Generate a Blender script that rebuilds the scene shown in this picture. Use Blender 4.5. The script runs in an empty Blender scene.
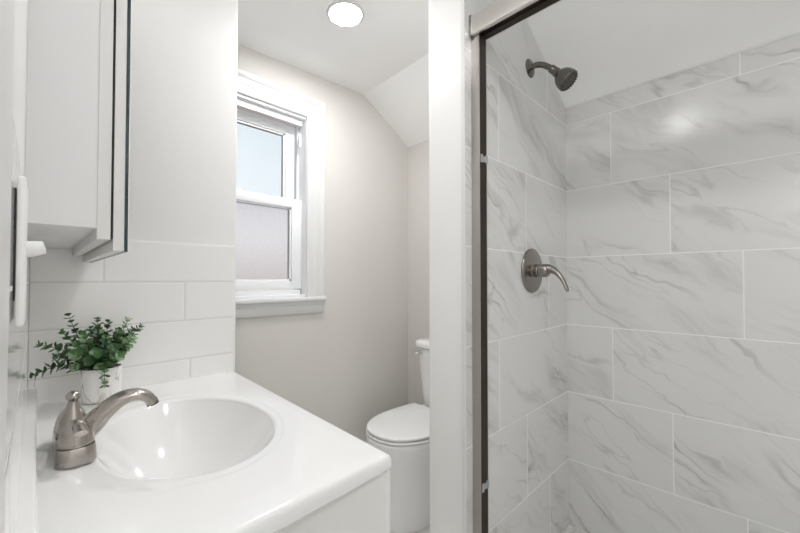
import bpy, bmesh, math, random
from mathutils import Vector, Matrix

random.seed(7)
SC = bpy.context.scene
COL = SC.collection
EYE = 1.12                       # eye height of the photographer

# ------------------------------------------------------------------ camera
cam_d = bpy.data.cameras.new('camera')
cam_d.sensor_width = 36.0
cam_d.lens = 363.0 / 800.0 * 36.0
cam_d.shift_y = 0.0082
cam_d.clip_start = 0.005
cam_d.clip_end = 100
cam = bpy.data.objects.new('camera', cam_d)
cam.location = (0, 0, EYE)
cam.rotation_euler = (math.radians(91.05), 0, math.radians(-45.0))
COL.objects.link(cam)
SC.camera = cam

# ------------------------------------------------------------------ exposure
vs = SC.view_settings
vs.view_transform = 'Standard'
vs.look = 'None'
vs.exposure = 1.25
vs.gamma = 1.0
vs.use_curve_mapping = False
SC.cycles.max_bounces = 14
SC.cycles.diffuse_bounces = 8
SC.cycles.glossy_bounces = 6
SC.cycles.transmission_bounces = 8
SC.cycles.transparent_max_bounces = 12
SC.cycles.caustics_reflective = False
SC.cycles.caustics_refractive = False

# ------------------------------------------------------------------ sky
SKY = 0.42
world = bpy.data.worlds.new('sky')
SC.world = world
world.use_nodes = True
wn, wl = world.node_tree.nodes, world.node_tree.links
wn.clear()
w_out = wn.new('ShaderNodeOutputWorld')
w_bg = wn.new('ShaderNodeBackground')
w_geo = wn.new('ShaderNodeTexCoord')
w_sep = wn.new('ShaderNodeSeparateXYZ')
w_ramp = wn.new('ShaderNodeValToRGB')
w_map = wn.new('ShaderNodeMapRange')
w_map.inputs['From Min'].default_value = -0.30
w_map.inputs['From Max'].default_value = 0.60
wl.new(w_geo.outputs['Generated'], w_sep.inputs[0])
wl.new(w_sep.outputs['Z'], w_map.inputs['Value'])
wl.new(w_map.outputs[0], w_ramp.inputs[0])
e = w_ramp.color_ramp.elements
e[0].position = 0.0; e[0].color = (0.42, 0.33, 0.30, 1)
e[1].position = 1.0; e[1].color = (0.84, 0.90, 1.0, 1)
m_ = w_ramp.color_ramp.elements.new(0.365); m_.color = (0.92, 0.835, 0.805, 1)
m_ = w_ramp.color_ramp.elements.new(0.45); m_.color = (1.34, 1.33, 1.36, 1)
m_ = w_ramp.color_ramp.elements.new(0.57); m_.color = (0.93, 0.97, 1.02, 1)
m_ = w_ramp.color_ramp.elements.new(0.70); m_.color = (0.88, 0.93, 1.0, 1)
w_bg.inputs['Strength'].default_value = SKY
wl.new(w_ramp.outputs[0], w_bg.inputs['Color'])
wl.new(w_bg.outputs[0], w_out.inputs['Surface'])

RECESSED = (87.0, 26.0, 62.0)     # radiance of the three recessed ceiling lights; the third is added unseen
BULB = 2.6                      # radiance of the vanity bulbs
HALL_FILL = 6.4                   # radiance of the unseen globe added in the hall

# ------------------------------------------------------------------ materials
class NG:
    """tiny helper to write node math"""
    def __init__(self, mat):
        self.nt = mat.node_tree
    def node(self, t, **kw):
        n = self.nt.nodes.new(t)
        for k, v in kw.items():
            setattr(n, k, v)
        return n
    def put(self, sock, v):
        if isinstance(v, bpy.types.NodeSocket):
            self.nt.links.new(v, sock)
        else:
            sock.default_value = v
    def math(self, op, a, b=0.0, c=None):
        n = self.node('ShaderNodeMath', operation=op)
        self.put(n.inputs[0], a); self.put(n.inputs[1], b)
        if c is not None: self.put(n.inputs[2], c)
        return n.outputs[0]
    def maprange(self, v, a, b, c, d, smooth=False):
        n = self.node('ShaderNodeMapRange')
        if smooth: n.interpolation_type = 'SMOOTHSTEP'
        self.put(n.inputs['Value'], v)
        for k, x in zip(('From Min', 'From Max', 'To Min', 'To Max'), (a, b, c, d)):
            self.put(n.inputs[k], x)
        return n.outputs[0]
    def xyz(self, x, y, z):
        n = self.node('ShaderNodeCombineXYZ')
        self.put(n.inputs[0], x); self.put(n.inputs[1], y); self.put(n.inputs[2], z)
        return n.outputs[0]
    def noise(self, vec, scale, detail=3.0, rough=0.5, dist=0.0):
        n = self.node('ShaderNodeTexNoise')
        self.put(n.inputs['Vector'], vec)
        n.inputs['Scale'].default_value = scale
        n.inputs['Detail'].default_value = detail
        n.inputs['Roughness'].default_value = rough
        n.inputs['Distortion'].default_value = dist
        return n.outputs['Fac']
    def mix(self, f, a, b):
        n = self.node('ShaderNodeMix', data_type='RGBA')
        self.put(n.inputs[0], f); self.put(n.inputs[6], a); self.put(n.inputs[7], b)
        return n.outputs[2]

def c4(c):
    return (c[0], c[1], c[2], 1.0)

def mat(name, color, rough=0.5, metal=0.0, spec=0.5, bump=0.0, bump_scale=60.0, mottle=0.0, coat=0.0):
    m = bpy.data.materials.new(name)
    m.use_nodes = True
    b = m.node_tree.nodes['Principled BSDF']
    b.inputs['Base Color'].default_value = c4(color)
    b.inputs['Roughness'].default_value = rough
    b.inputs['Metallic'].default_value = metal
    b.inputs['Specular IOR Level'].default_value = spec
    if coat:
        b.inputs['Coat Weight'].default_value = coat
        b.inputs['Coat Roughness'].default_value = 0.05
    g = NG(m)
    co = g.node('ShaderNodeTexCoord').outputs['Object']
    if mottle:
        f = g.noise(co, 5.0, 4.0)
        d = tuple(max(0, x * (1 - mottle)) for x in color)
        g.put(b.inputs['Base Color'], g.mix(g.maprange(f, 0.35, 0.65, 0, 1), c4(color), c4(d)))
    if bump:
        bp = g.node('ShaderNodeBump')
        bp.inputs['Strength'].default_value = bump
        bp.inputs['Distance'].default_value = 0.002
        g.put(bp.inputs['Height'], g.noise(co, bump_scale, 3.0))
        g.put(b.inputs['Normal'], bp.outputs[0])
    return m

def emit(name, color, strength):
    m = bpy.data.materials.new(name)
    m.use_nodes = True
    nt = m.node_tree
    nt.nodes.clear()
    o = nt.nodes.new('ShaderNodeOutputMaterial')
    em = nt.nodes.new('ShaderNodeEmission')
    em.inputs[0].default_value = c4(color)
    em.inputs[1].default_value = strength
    nt.links.new(em.outputs[0], o.inputs[0])
    return m

def tile_mat(name, axis, origin, sign, L, H, ztop, s0, step, grout, base, grout_col, rough, marble=False, edge=0.0, vein_sign=1.0, low_shift=0.0):
    """running-bond tiles: s = sign*(axis - origin), joints of row r at s0 + step*r (mod L)"""
    m = bpy.data.materials.new(name)
    m.use_nodes = True
    b = m.node_tree.nodes['Principled BSDF']
    g = NG(m)
    sep = g.node('ShaderNodeSeparateXYZ')
    g.put(sep.inputs[0], g.node('ShaderNodeTexCoord').outputs['Object'])
    s = g.math('MULTIPLY', g.math('SUBTRACT', sep.outputs[axis], origin), sign)
    z = sep.outputs['Z']
    rz = g.math('DIVIDE', g.math('SUBTRACT', ztop, z), H)
    row = g.math('FLOOR', rz)
    fz = g.math('MULTIPLY', g.math('SUBTRACT', rz, row), H)
    rs = g.math('DIVIDE', g.math('SUBTRACT', s, g.math('MULTIPLY_ADD', g.math('GREATER_THAN', row, 1.5), low_shift, g.math('MULTIPLY_ADD', row, step, s0))), L)
    colm = g.math('FLOOR', rs)
    fs = g.math('MULTIPLY', g.math('SUBTRACT', rs, colm), L)
    ds = g.math('MINIMUM', fs, g.math('SUBTRACT', L, fs))
    dz = g.math('MINIMUM', fz, g.math('SUBTRACT', H, fz))
    d = g.math('MINIMUM', ds, dz)
    gf = g.maprange(d, grout * 0.42, grout * 0.60, 1.0, 0.0)
    wn_ = g.node('ShaderNodeTexWhiteNoise', noise_dimensions='3D')
    g.put(wn_.inputs['Vector'], g.xyz(row, colm, 3.7))
    rnd = wn_.outputs['Value']
    if marble:
        ang = math.radians(34)
        sv = g.math('MULTIPLY', s, vein_sign)
        t = g.math('SUBTRACT', g.math('MULTIPLY', sv, math.cos(ang)), g.math('MULTIPLY', z, math.sin(ang)))
        n = g.math('ADD', g.math('MULTIPLY', sv, math.sin(ang)), g.math('MULTIPLY', z, math.cos(ang)))
        off = g.math('MULTIPLY', rnd, 37.0)
        warp = g.math('MULTIPLY', g.math('SUBTRACT', g.noise(g.xyz(t, n, off), 5.0, 3.0), 0.5), 0.14)
        n2 = g.math('ADD', n, warp)
        n3 = g.math('ADD', n2, g.math('MULTIPLY', g.math('SUBTRACT', g.noise(g.xyz(t, n, off), 22.0, 2.0), 0.5), 0.02))
        v1 = g.noise(g.xyz(g.math('MULTIPLY', t, 0.9), g.math('MULTIPLY', n3, 4.2), off), 1.0, 2.0, 0.55)
        l1 = g.maprange(g.math('ABSOLUTE', g.math('SUBTRACT', v1, 0.50)), 0.0, 0.022, 1.0, 0.0, True)
        v2 = g.noise(g.xyz(g.math('MULTIPLY', t, 1.6), g.math('MULTIPLY', n3, 9.0), g.math('ADD', off, 5.3)), 1.0, 2.0, 0.6)
        l2 = g.maprange(g.math('ABSOLUTE', g.math('SUBTRACT', v2, 0.48)), 0.0, 0.018, 1.0, 0.0, True)
        k1 = g.maprange(g.noise(g.xyz(g.math('MULTIPLY', t, 2.2), g.math('MULTIPLY', n, 6.0), g.math('ADD', off, 9.0)), 1.0, 2.0), 0.42, 0.66, 0.0, 1.0, True)
        cl = g.maprange(g.noise(g.xyz(g.math('MULTIPLY', t, 2.0), g.math('MULTIPLY', n2, 9.0), g.math('ADD', off, 2.0)), 1.0, 4.0, 0.6), 0.50, 0.78, 0.0, 1.0, True)
        streak = g.maprange(g.noise(g.xyz(g.math('MULTIPLY', t, 5.0), g.math('MULTIPLY', n2, 60.0), off), 1.0, 3.0, 0.6), 0.35, 0.7, 0.25, 1.0)
        f = g.math('ADD', g.math('MULTIPLY', g.math('MULTIPLY', l1, k1), 0.60), g.math('MULTIPLY', g.math('MULTIPLY', l2, k1), 0.45))
        f = g.math('ADD', f, g.math('MULTIPLY', g.math('MULTIPLY', cl, streak), 0.85))
        f = g.math('MINIMUM', f, 1.0)
        col = g.mix(f, c4(base), c4((base[0] * 0.60, base[1] * 0.575, base[2] * 0.55)))
    else:
        var = g.maprange(rnd, 0.0, 1.0, 0.0, 0.06)
        col = g.mix(var, c4(base), c4((base[0] * 0.8, base[1] * 0.8, base[2] * 0.8)))
    g.put(b.inputs['Base Color'], g.mix(gf, col, c4(grout_col)))
    g.put(b.inputs['Roughness'], g.maprange(gf, 0.0, 1.0, rough, 0.75))
    bp = g.node('ShaderNodeBump')
    bp.inputs['Strength'].default_value = 0.35
    bp.inputs['Distance'].default_value = 0.001
    hgt = g.maprange(d, grout * 0.4, grout * 0.9 + edge, 0.0, 1.0, True)
    g.put(bp.inputs['Height'], hgt)
    g.put(b.inputs['Normal'], bp.outputs[0])
    return m

M = {}
M['paint'] = mat('warm_white_wall_paint', (0.665, 0.64, 0.61), 0.55, bump=0.05, bump_scale=180)
M['paint_white'] = mat('white_wall_paint', (0.82, 0.815, 0.80), 0.5, bump=0.05, bump_scale=180)
M['ceiling'] = mat('flat_ceiling_paint', (0.915, 0.915, 0.91), 0.7, bump=0.04, bump_scale=150)
M['trim'] = mat('semi_gloss_trim_paint', (0.71, 0.71, 0.705), 0.3)
M['vinyl'] = mat('white_window_vinyl', (0.84, 0.85, 0.86), 0.32)
M['laminate'] = mat('white_cabinet_laminate', (0.70, 0.69, 0.675), 0.38)
M['laminate_grey'] = mat('cabinet_side_laminate', (0.74, 0.73, 0.73), 0.45)
M['marble_top'] = mat('cultured_marble', (0.82, 0.815, 0.81), 0.12, coat=0.5, mottle=0.015)
M['ceramic'] = mat('white_vitreous_china', (0.90, 0.90, 0.895), 0.14)
M['seat'] = mat('white_seat_plastic', (0.90, 0.90, 0.895), 0.22)
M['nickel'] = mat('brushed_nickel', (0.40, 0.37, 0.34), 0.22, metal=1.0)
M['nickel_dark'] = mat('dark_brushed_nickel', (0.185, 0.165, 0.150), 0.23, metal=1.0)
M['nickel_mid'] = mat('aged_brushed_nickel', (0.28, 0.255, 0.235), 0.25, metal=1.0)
M['alu'] = mat('satin_aluminium', (0.74, 0.705, 0.675), 0.30, metal=1.0)
M['jamb'] = mat('brushed_nickel_jamb', (0.50, 0.46, 0.435), 0.30, metal=1.0)
M['dark_brown'] = mat('channel_shade_and_collar', (0.030, 0.020, 0.015), 0.5, spec=0.25)  # dark brown for the shade painted inside the door channels; also the faucet collars
M['chrome'] = mat('chrome', (0.78, 0.78, 0.78), 0.08, metal=1.0)
M['rubber'] = mat('nozzle_rubber', (0.04, 0.04, 0.04), 0.6)
M['grey_clip'] = mat('grey_plastic', (0.36, 0.37, 0.38), 0.2)
M['mirror'] = mat('mirror_glass', (0.9, 0.92, 0.92), 0.02, metal=1.0)
M['mirror_edge'] = mat('mirror_glass_edge', (0.010, 0.035, 0.038), 0.15)
M['dark_gap'] = mat('gap_shade_dark', (0.03, 0.03, 0.03), 0.7)  # painted shade for the gaps at the cabinet door and switch plate
M['switch'] = mat('white_switch_plastic', (0.84, 0.84, 0.83), 0.3)
M['soil'] = mat('dark_moss', (0.03, 0.035, 0.02), 0.9, bump=0.6, bump_scale=200)
M['stem'] = mat('green_stem', (0.05, 0.085, 0.03), 0.6)
M['floor'] = tile_mat('white_floor_tile', 'X', 0.0, 1.0, 0.30, 0.30, 5.0, 0.0, 0.0, 0.003, (0.82, 0.815, 0.80), (0.68, 0.67, 0.65), 0.3)
M['bulb'] = emit('vanity_bulb_glow', (1.0, 0.985, 0.97), BULB)
M['fill'] = emit('hall_fill_glow', (0.985, 0.99, 1.0), HALL_FILL)

TILE_H, TILE_L = 0.3075, 0.6108
TILE_C = (0.665, 0.665, 0.655)
M['tile_back'] = tile_mat('marble_tile_long_wall', 'Y', 0.641, -1.0, TILE_L, TILE_H, EYE + 0.7175, 0.186, 0.2036, 0.0036, TILE_C, (0.80, 0.79, 0.77), 0.20, True)
M['tile_valve'] = tile_mat('marble_tile_valve_wall', 'X', 1.732, -1.0, TILE_L, TILE_H, EYE + 0.7175, 0.61, -0.2036, 0.0034, TILE_C, (0.78, 0.77, 0.75), 0.22, True, vein_sign=-1.0)
M['tile_white'] = tile_mat('white_subway_tile', 'X', 0.0, 1.0, 0.345, 0.1205, EYE + 0.114, 0.130, 0.198, 0.0032, (0.88, 0.87, 0.855), (0.70, 0.69, 0.67), 0.10, False, edge=0.003, low_shift=-0.0345)
M['tile_white_left'] = tile_mat('white_subway_tile_side', 'Y', 1.28, -1.0, 0.345, 0.1205, EYE + 0.114, 0.17, 0.172, 0.0032, (0.88, 0.87, 0.855), (0.70, 0.69, 0.67), 0.06, False, edge=0.003)

def pebble_mat():
    m = bpy.data.materials.new('pebble_mosaic')
    m.use_nodes = True
    b = m.node_tree.nodes['Principled BSDF']
    g = NG(m)
    co = g.node('ShaderNodeTexCoord').outputs['Object']
    v = g.node('ShaderNodeTexVoronoi', feature='DISTANCE_TO_EDGE')
    v.inputs['Scale'].default_value = 26
    g.put(v.inputs['Vector'], co)
    v2 = g.node('ShaderNodeTexVoronoi')
    v2.inputs['Scale'].default_value = 26
    g.put(v2.inputs['Vector'], co)
    sh = g.node('ShaderNodeSeparateColor')
    g.put(sh.inputs[0], v2.outputs['Color'])
    stone = g.mix(sh.outputs[0], (0.52, 0.51, 0.49, 1), (0.72, 0.71, 0.69, 1))
    f = g.maprange(v.outputs['Distance'], 0.04, 0.09, 1.0, 0.0)
    g.put(b.inputs['Base Color'], g.mix(f, stone, (0.82, 0.81, 0.79, 1)))
    b.inputs['Roughness'].default_value = 0.4
    bp = g.node('ShaderNodeBump')
    bp.inputs['Distance'].default_value = 0.004
    g.put(bp.inputs['Height'], g.maprange(v.outputs['Distance'], 0.0, 0.3, 0.0, 1.0))
    g.put(b.inputs['Normal'], bp.outputs[0])
    return m
M['pebble'] = pebble_mat()

def pot_mat():
    m = bpy.data.materials.new('veined_white_pot_glaze')
    m.use_nodes = True
    b = m.node_tree.nodes['Principled BSDF']
    g = NG(m)
    co = g.node('ShaderNodeTexCoord').outputs['Object']
    mp = g.node('ShaderNodeMapping')
    mp.inputs['Rotation'].default_value = (0.5, 0.6, 0.4)
    mp.inputs['Scale'].default_value = (16, 46, 12)
    g.put(mp.inputs[0], co)
    n = g.noise(mp.outputs[0], 1.0, 3.0, 0.55, 1.2)
    ln = g.maprange(g.math('ABSOLUTE', g.math('SUBTRACT', n, 0.5)), 0.0, 0.045, 1.0, 0.0, True)
    k = g.maprange(g.noise(co, 18.0, 1.0), 0.34, 0.55, 0.0, 0.95)
    c1 = g.mix(g.math('MULTIPLY', ln, k), (0.83, 0.82, 0.80, 1), (0.42, 0.36, 0.27, 1))
    g.put(b.inputs['Base Color'], c1)
    b.inputs['Roughness'].default_value = 0.28
    return m
M['pot'] = pot_mat()

def leaf_mat():
    m = bpy.data.materials.new('eucalyptus_leaf')
    m.use_nodes = True
    b = m.node_tree.nodes['Principled BSDF']
    g = NG(m)
    oi = g.node('ShaderNodeObjectInfo').outputs['Random']
    isl = g.node('ShaderNodeNewGeometry').outputs['Random Per Island']
    r = g.math('ADD', g.math('MULTIPLY', oi, 0.75), g.math('MULTIPLY', isl, 0.35))
    ramp = g.node('ShaderNodeValToRGB')
    el = ramp.color_ramp.elements
    el[0].position = 0.15; el[0].color = (0.028, 0.078, 0.024, 1)
    el[1].position = 0.95; el[1].color = (0.36, 0.54, 0.29, 1)
    x = el.new(0.6); x.color = (0.085, 0.19, 0.068, 1)
    g.put(ramp.inputs[0], r)
    g.put(b.inputs['Base Color'], ramp.outputs[0])
    b.inputs['Roughness'].default_value = 0.45
    return m
M['leaf'] = leaf_mat()

def clear_glass():
    m = bpy.data.materials.new('clear_pane')
    m.use_nodes = True
    nt = m.node_tree
    nt.nodes.clear()
    o = nt.nodes.new('ShaderNodeOutputMaterial')
    t = nt.nodes.new('ShaderNodeBsdfTransparent')
    t.inputs[0].default_value = (0.96, 0.98, 0.98, 1)
    gl = nt.nodes.new('ShaderNodeBsdfGlossy')
    gl.inputs['Roughness'].default_value = 0.02
    fr = nt.nodes.new('ShaderNodeFresnel'); fr.inputs[0].default_value = 1.35
    mx = nt.nodes.new('ShaderNodeMixShader')
    nt.links.new(fr.outputs[0], mx.inputs[0])
    nt.links.new(t.outputs[0], mx.inputs[1]); nt.links.new(gl.outputs[0], mx.inputs[2])
    nt.links.new(mx.outputs[0], o.inputs[0])
    return m
M['glass'] = clear_glass()

def frosted_glass():
    m = bpy.data.materials.new('obscure_pane')
    m.use_nodes = True
    nt = m.node_tree
    nt.nodes.clear()
    g = NG(m)
    o = g.node('ShaderNodeOutputMaterial')
    rf = g.node('ShaderNodeBsdfRefraction')
    rf.inputs['Color'].default_value = (1, 1, 1, 1)
    rf.inputs['Roughness'].default_value = 0.30
    rf.inputs['IOR'].default_value = 1.12
    tl = g.node('ShaderNodeBsdfTranslucent')
    tl.inputs[0].default_value = (0.92, 0.93, 0.95, 1)
    bp = g.node('ShaderNodeBump')
    bp.inputs['Strength'].default_value = 0.9
    bp.inputs['Distance'].default_value = 0.003
    co = g.node('ShaderNodeTexCoord').outputs['Object']
    g.put(bp.inputs['Height'], g.noise(co, 300.0, 2.0))
    g.put(rf.inputs['Normal'], bp.outputs[0])
    g.put(rf.inputs['Color'], g.mix(g.maprange(g.noise(co, 260.0, 1.0), 0.35, 0.65, 0.0, 1.0), (0.90, 0.90, 0.91, 1), (1, 1, 1, 1)))
    mx = g.node('ShaderNodeMixShader')
    mx.inputs[0].default_value = 0.25
    nt.links.new(rf.outputs[0], mx.inputs[1]); nt.links.new(tl.outputs[0], mx.inputs[2])
    nt.links.new(mx.outputs[0], o.inputs[0])
    return m
M['frosted'] = frosted_glass()

# ------------------------------------------------------------------ geometry helpers
def bm_new():
    return bmesh.new()

def add_box(bm, x0, x1, y0, y1, z0, z1, bevel=0.0, seg=2):
    r = bmesh.ops.create_cube(bm, size=1.0)
    vs_ = r['verts']
    for v in vs_:
        v.co.x = (x0 + x1) / 2 + v.co.x * (x1 - x0)
        v.co.y = (y0 + y1) / 2 + v.co.y * (y1 - y0)
        v.co.z = (z0 + z1) / 2 + v.co.z * (z1 - z0)
    if bevel:
        es = list({e_ for v in vs_ for e_ in v.link_edges})
        bmesh.ops.bevel(bm, geom=es, offset=bevel, segments=seg, profile=0.5, affect='EDGES')

def box(*a, **k):
    bm = bm_new(); add_box(bm, *a, **k); return bm

def add_rings(bm, rings, closed=True, cap0=True, cap1=True):
    rv = [[bm.verts.new(p) for p in r] for r in rings]
    n = len(rings[0])
    for a, b in zip(rv, rv[1:]):
        for i in range(n if closed else n - 1):
            j = (i + 1) % n
            bm.faces.new((a[i], a[j], b[j], b[i]))
    if cap0: bm.faces.new(list(reversed(rv[0])))
    if cap1: bm.faces.new(rv[-1])
    return rv

def add_prism(bm, poly, lo, hi, axis='z', bevel=0.0):
    """extrude a 2-D polygon along an axis; poly holds the two other coordinates in order"""
    def P(p, t):
        return {'z': (p[0], p[1], t), 'y': (p[0], t, p[1]), 'x': (t, p[0], p[1])}[axis]
    rv = add_rings(bm, [[P(p, lo) for p in poly], [P(p, hi) for p in poly]])
    bmesh.ops.recalc_face_normals(bm, faces=bm.faces)
    if bevel:
        vs_ = set(rv[0] + rv[1])
        es = [e_ for e_ in bm.edges if e_.verts[0] in vs_ and e_.verts[1] in vs_]
        bmesh.ops.bevel(bm, geom=es, offset=bevel, segments=2, profile=0.5, affect='EDGES')

def prism(*a, **k):
    bm = bm_new(); add_prism(bm, *a, **k); return bm

def frame_for(d):
    d = d.normalized()
    up = Vector((0, 0, 1)) if abs(d.z) < 0.95 else Vector((0, 1, 0))
    s = d.cross(up).normalized()
    return s, s.cross(d).normalized()

def add_lathe(bm, prof, origin, direction=(0, 0, 1), n=40):
    """prof: (radius, distance along direction)"""
    d = Vector(direction).normalized()
    s, u = frame_for(d)
    o = Vector(origin)
    rings = []
    for r, h in prof:
        r = max(r, 1e-5)
        rings.append([o + d * h + (s * math.cos(2 * math.pi * i / n) + u * math.sin(2 * math.pi * i / n)) * r for i in range(n)])
    add_rings(bm, rings)
    bmesh.ops.recalc_face_normals(bm, faces=bm.faces)

def lathe(*a, **k):
    bm = bm_new(); add_lathe(bm, *a, **k); return bm

def catmull(pts, sub=8):
    P = [Vector(p) for p in pts]
    out = []
    for i in range(len(P) - 1):
        p0 = P[max(i - 1, 0)]; p1 = P[i]; p2 = P[i + 1]; p3 = P[min(i + 2, len(P) - 1)]
        for k in range(sub):
            t = k / sub
            out.append(0.5 * ((2 * p1) + (p2 - p0) * t + (2 * p0 - 5 * p1 + 4 * p2 - p3) * t * t + (3 * p1 - p0 - 3 * p2 + p3) * t ** 3))
    out.append(P[-1])
    return out

def add_sweep(bm, pts, radii, n=24, sub=8, side=None):
    """pts with radii (a, b): a across, b in the bending plane"""
    path = catmull(pts, sub)
    rr = catmull([(a, b, 0) for a, b in radii], sub)
    rings = []
    prev_s = None
    for i, p in enumerate(path):
        d = (path[min(i + 1, len(path) - 1)] - path[max(i - 1, 0)]).normalized()
        if side is not None:
            s = Vector(side); s = (s - d * s.dot(d)).normalized()
        else:
            if prev_s is None:
                s, _ = frame_for(d)
            else:
                s = (prev_s - d * prev_s.dot(d)).normalized()
        prev_s = s
        u = s.cross(d).normalized()
        rings.append([p + s * math.cos(2 * math.pi * k / n) * rr[i].x + u * math.sin(2 * math.pi * k / n) * rr[i].y for k in range(n)])
    add_rings(bm, rings)
    bmesh.ops.recalc_face_normals(bm, faces=bm.faces)

def sweep(*a, **k):
    bm = bm_new(); add_sweep(bm, *a, **k); return bm

def link(name, bm, m, parent=None, smooth=35, origin=None):
    me = bpy.data.meshes.new(name)
    bm.normal_update()
    bm.to_mesh(me); bm.free()
    for x in (m if isinstance(m, (list, tuple)) else [m]):
        me.materials.append(x)
    if smooth:
        for p in me.polygons: p.use_smooth = True
        me.set_sharp_from_angle(angle=math.radians(smooth))
    o = bpy.data.objects.new(name, me)
    COL.objects.link(o)
    if parent is not None:
        o.parent = parent
        o.matrix_parent_inverse = parent.matrix_basis.inverted()
    return o

def thing(name, label, cat, loc=(0, 0, 0), group=None):
    o = bpy.data.objects.new(name, None)
    o.empty_display_size = 0.05
    o.location = loc
    COL.objects.link(o)
    o['label'] = label; o['category'] = cat
    if group: o['group'] = group
    return o

def struct(name, bm, m, label=None, cat=None, smooth=0):
    o = link(name, bm, m, None, smooth)
    o['kind'] = 'structure'
    if label: o['label'] = label
    if cat: o['category'] = cat
    return o

# ------------------------------------------------------------------ the room
XL = -0.013        # left wall tile face
XB = 1.732         # shower long wall
XT = 1.655         # wall behind the toilet
YV = 1.28          # tiled wall at the end of the vanity
YW = 1.584         # window wall
YS = 0.641         # valve wall tile face
XC = 1.291         # where the ceiling starts to slope
ZC = EYE + 1.0455
def zflat2(x, y): return ZC + 0.045 * (x - XC) - 0.018 * (y - YW)
def zflat(x): return zflat2(x, 0.7)
def zslope(x): return ZC - 0.559 * (x - XC)

struct('floor', box(-1.3, 1.75, -1.0, 1.72, -0.08, 0.0), M['floor'], 'white tiled bathroom floor', 'floor')
struct('floor_shower', box(1.03, XB, -0.88, YS, 0.0, 0.004), M['pebble'], 'pale pebble mosaic shower floor', 'floor')

bm = bm_new()
rings = []
for y in (-1.0, 1.72):
    k = (ZC - 0.0 - zflat2(0, y) + 0.559 * XC) / (0.559 + 0.045)      # where the flat part meets the slope
    prof = [(-1.3, zflat2(-1.3, y)), (k, zflat2(k, y)), (1.86, zslope(1.86))]
    rings.append([(x, y, z) for x, z in prof] + [(x, y, z + 0.12) for x, z in reversed(prof)])
add_rings(bm, rings)
bmesh.ops.recalc_face_normals(bm, faces=bm.faces)
struct('ceiling', bm, M['ceiling'], 'white ceiling sloping down towards the toilet and shower', 'ceiling')

# left wall: painted above, glossy white tile up to a line above the vanity
bm = bm_new()
add_box(bm, -0.11, XL - 0.0008, 0.02, YW + 0.13, 0, zflat(XL) + 0.02)
struct('wall_left', bm, M['paint_white'], 'white painted wall behind the mirror cabinet', 'wall')
struct('wall_left_tile', box(XL - 0.008, XL, 0.155, YV, 0.5, EYE + 0.114, bevel=0.001), M['tile_white_left'], 'glossy white tile on the wall beside the light switch', 'wall')
# the end wall of the vanity and its tile
struct('wall_vanity', box(XL - 0.008, 0.4867, YV + 0.008, YV + 0.11, 0, zflat(0.5) + 0.02, bevel=0.004), M['paint_white'], 'white painted wall end between vanity and window', 'wall')
struct('wall_vanity_tile', box(XL, 0.4747, YV, YV + 0.008, 0.5, EYE + 0.114, bevel=0.0015), M['tile_white'], 'white rectangular wall tile behind the potted plant', 'wall')

# window wall with its opening
WX0, WX1, WZ0, WZ1 = 0.26, 0.931, EYE - 0.085, EYE + 0.80
bm = bm_new()
T = YW + 0.13
add_box(bm, -0.11, WX0, YW, T, 0, 2.3)
add_box(bm, WX1, 1.80, YW, T, 0, 2.3)
add_box(bm, WX0, WX1, YW, T, 0, WZ0)
add_box(bm, WX0, WX1, YW, T, WZ1, 2.3)
struct('wall_window', bm, M['paint'], 'greige painted wall around the window', 'wall')
struct('wall_back', box(XT, 1.80, 0.70, YW + 0.05, 0, 2.15), M['paint'], 'greige knee wall behind the toilet', 'wall')
struct('wall_partition', box(0.926, 1.78, YS + 0.011, 0.789, 0, 2.17, bevel=0.003), M['paint_white'], 'white wall end between toilet and shower', 'wall')
struct('wall_shower', box(XB + 0.011, 1.80, -1.0, YS + 0.05, 0, 2.1), M['paint'], 'wall behind the shower tile', 'wall')
vp = [(0.9225, 0), (XB + 0.012, 0), (XB + 0.012, zslope(XB + 0.012) + 0.01), (XC, ZC + 0.01), (0.9225, zflat(0.9225) + 0.01)]
struct('wall_shower_valve', prism(vp, YS, YS + 0.011, axis='y'), M['tile_valve'], 'grey marble tile wall carrying the shower head', 'wall')
struct('wall_shower_long', box(XB, XB + 0.011, -0.88, YS, 0, zslope(XB) + 0.01), M['tile_back'], 'long grey marble tile wall of the shower', 'wall')
struct('wall_shower_end', box(0.92, 1.80, -1.0, -0.88, 0, 2.25), M['paint_white'], 'white end wall of the shower', 'wall')
struct('wall_front', box(-1.3, 0.95, -1.0, -0.90, 0, 2.25), M['paint_white'], 'white wall behind the photographer', 'wall')
struct('wall_hall', box(-1.3, -1.2, -0.95, 0.30, 0, 2.25), M['paint_white'], 'white hall wall beyond the doorway', 'wall')
struct('wall_hall_end', box(-1.25, -0.10, 0.15, 0.25, 0, 2.25), M['paint_white'], 'white hall end wall', 'wall')

# pale caulk bead along the top of the shower tile, white edge strip, door casing
struct('trim_1', box(XL - 0.008, -0.0056, 0.06, 0.155, 0, 2.08, bevel=0.0015), M['trim'], 'white door casing at the left edge', 'trim')
struct('trim_2', box(0.9190, 0.9228, YS - 0.0005, YS + 0.0115, 0, 2.15), M['trim'], 'white edge strip where the shower tile ends', 'trim')
bm = bm_new()
add_prism(bm, [(XB - 0.003, zslope(XB) - 0.004), (XB + 0.002, zslope(XB) - 0.004), (XB + 0.002, zslope(XB) + 0.004), (XB - 0.003, zslope(XB) + 0.004)], -0.88, YS, axis='y')
struct('trim_3', bm, M['trim'], 'white caulk bead above the shower tile', 'trim')
struct('trim_4', box(0.935, 1.03, -0.88, YS, 0, 0.10, bevel=0.004), M['trim'], 'white shower curb', 'trim')

# ------------------------------------------------------------------ window
win = bpy.data.objects.new('window_1', None)
win.location = ((WX0 + WX1) / 2, YW, WZ0)
COL.objects.link(win)
win['kind'] = 'structure'; win['label'] = 'white double hung window with a frosted lower pane'; win['category'] = 'window'

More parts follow.
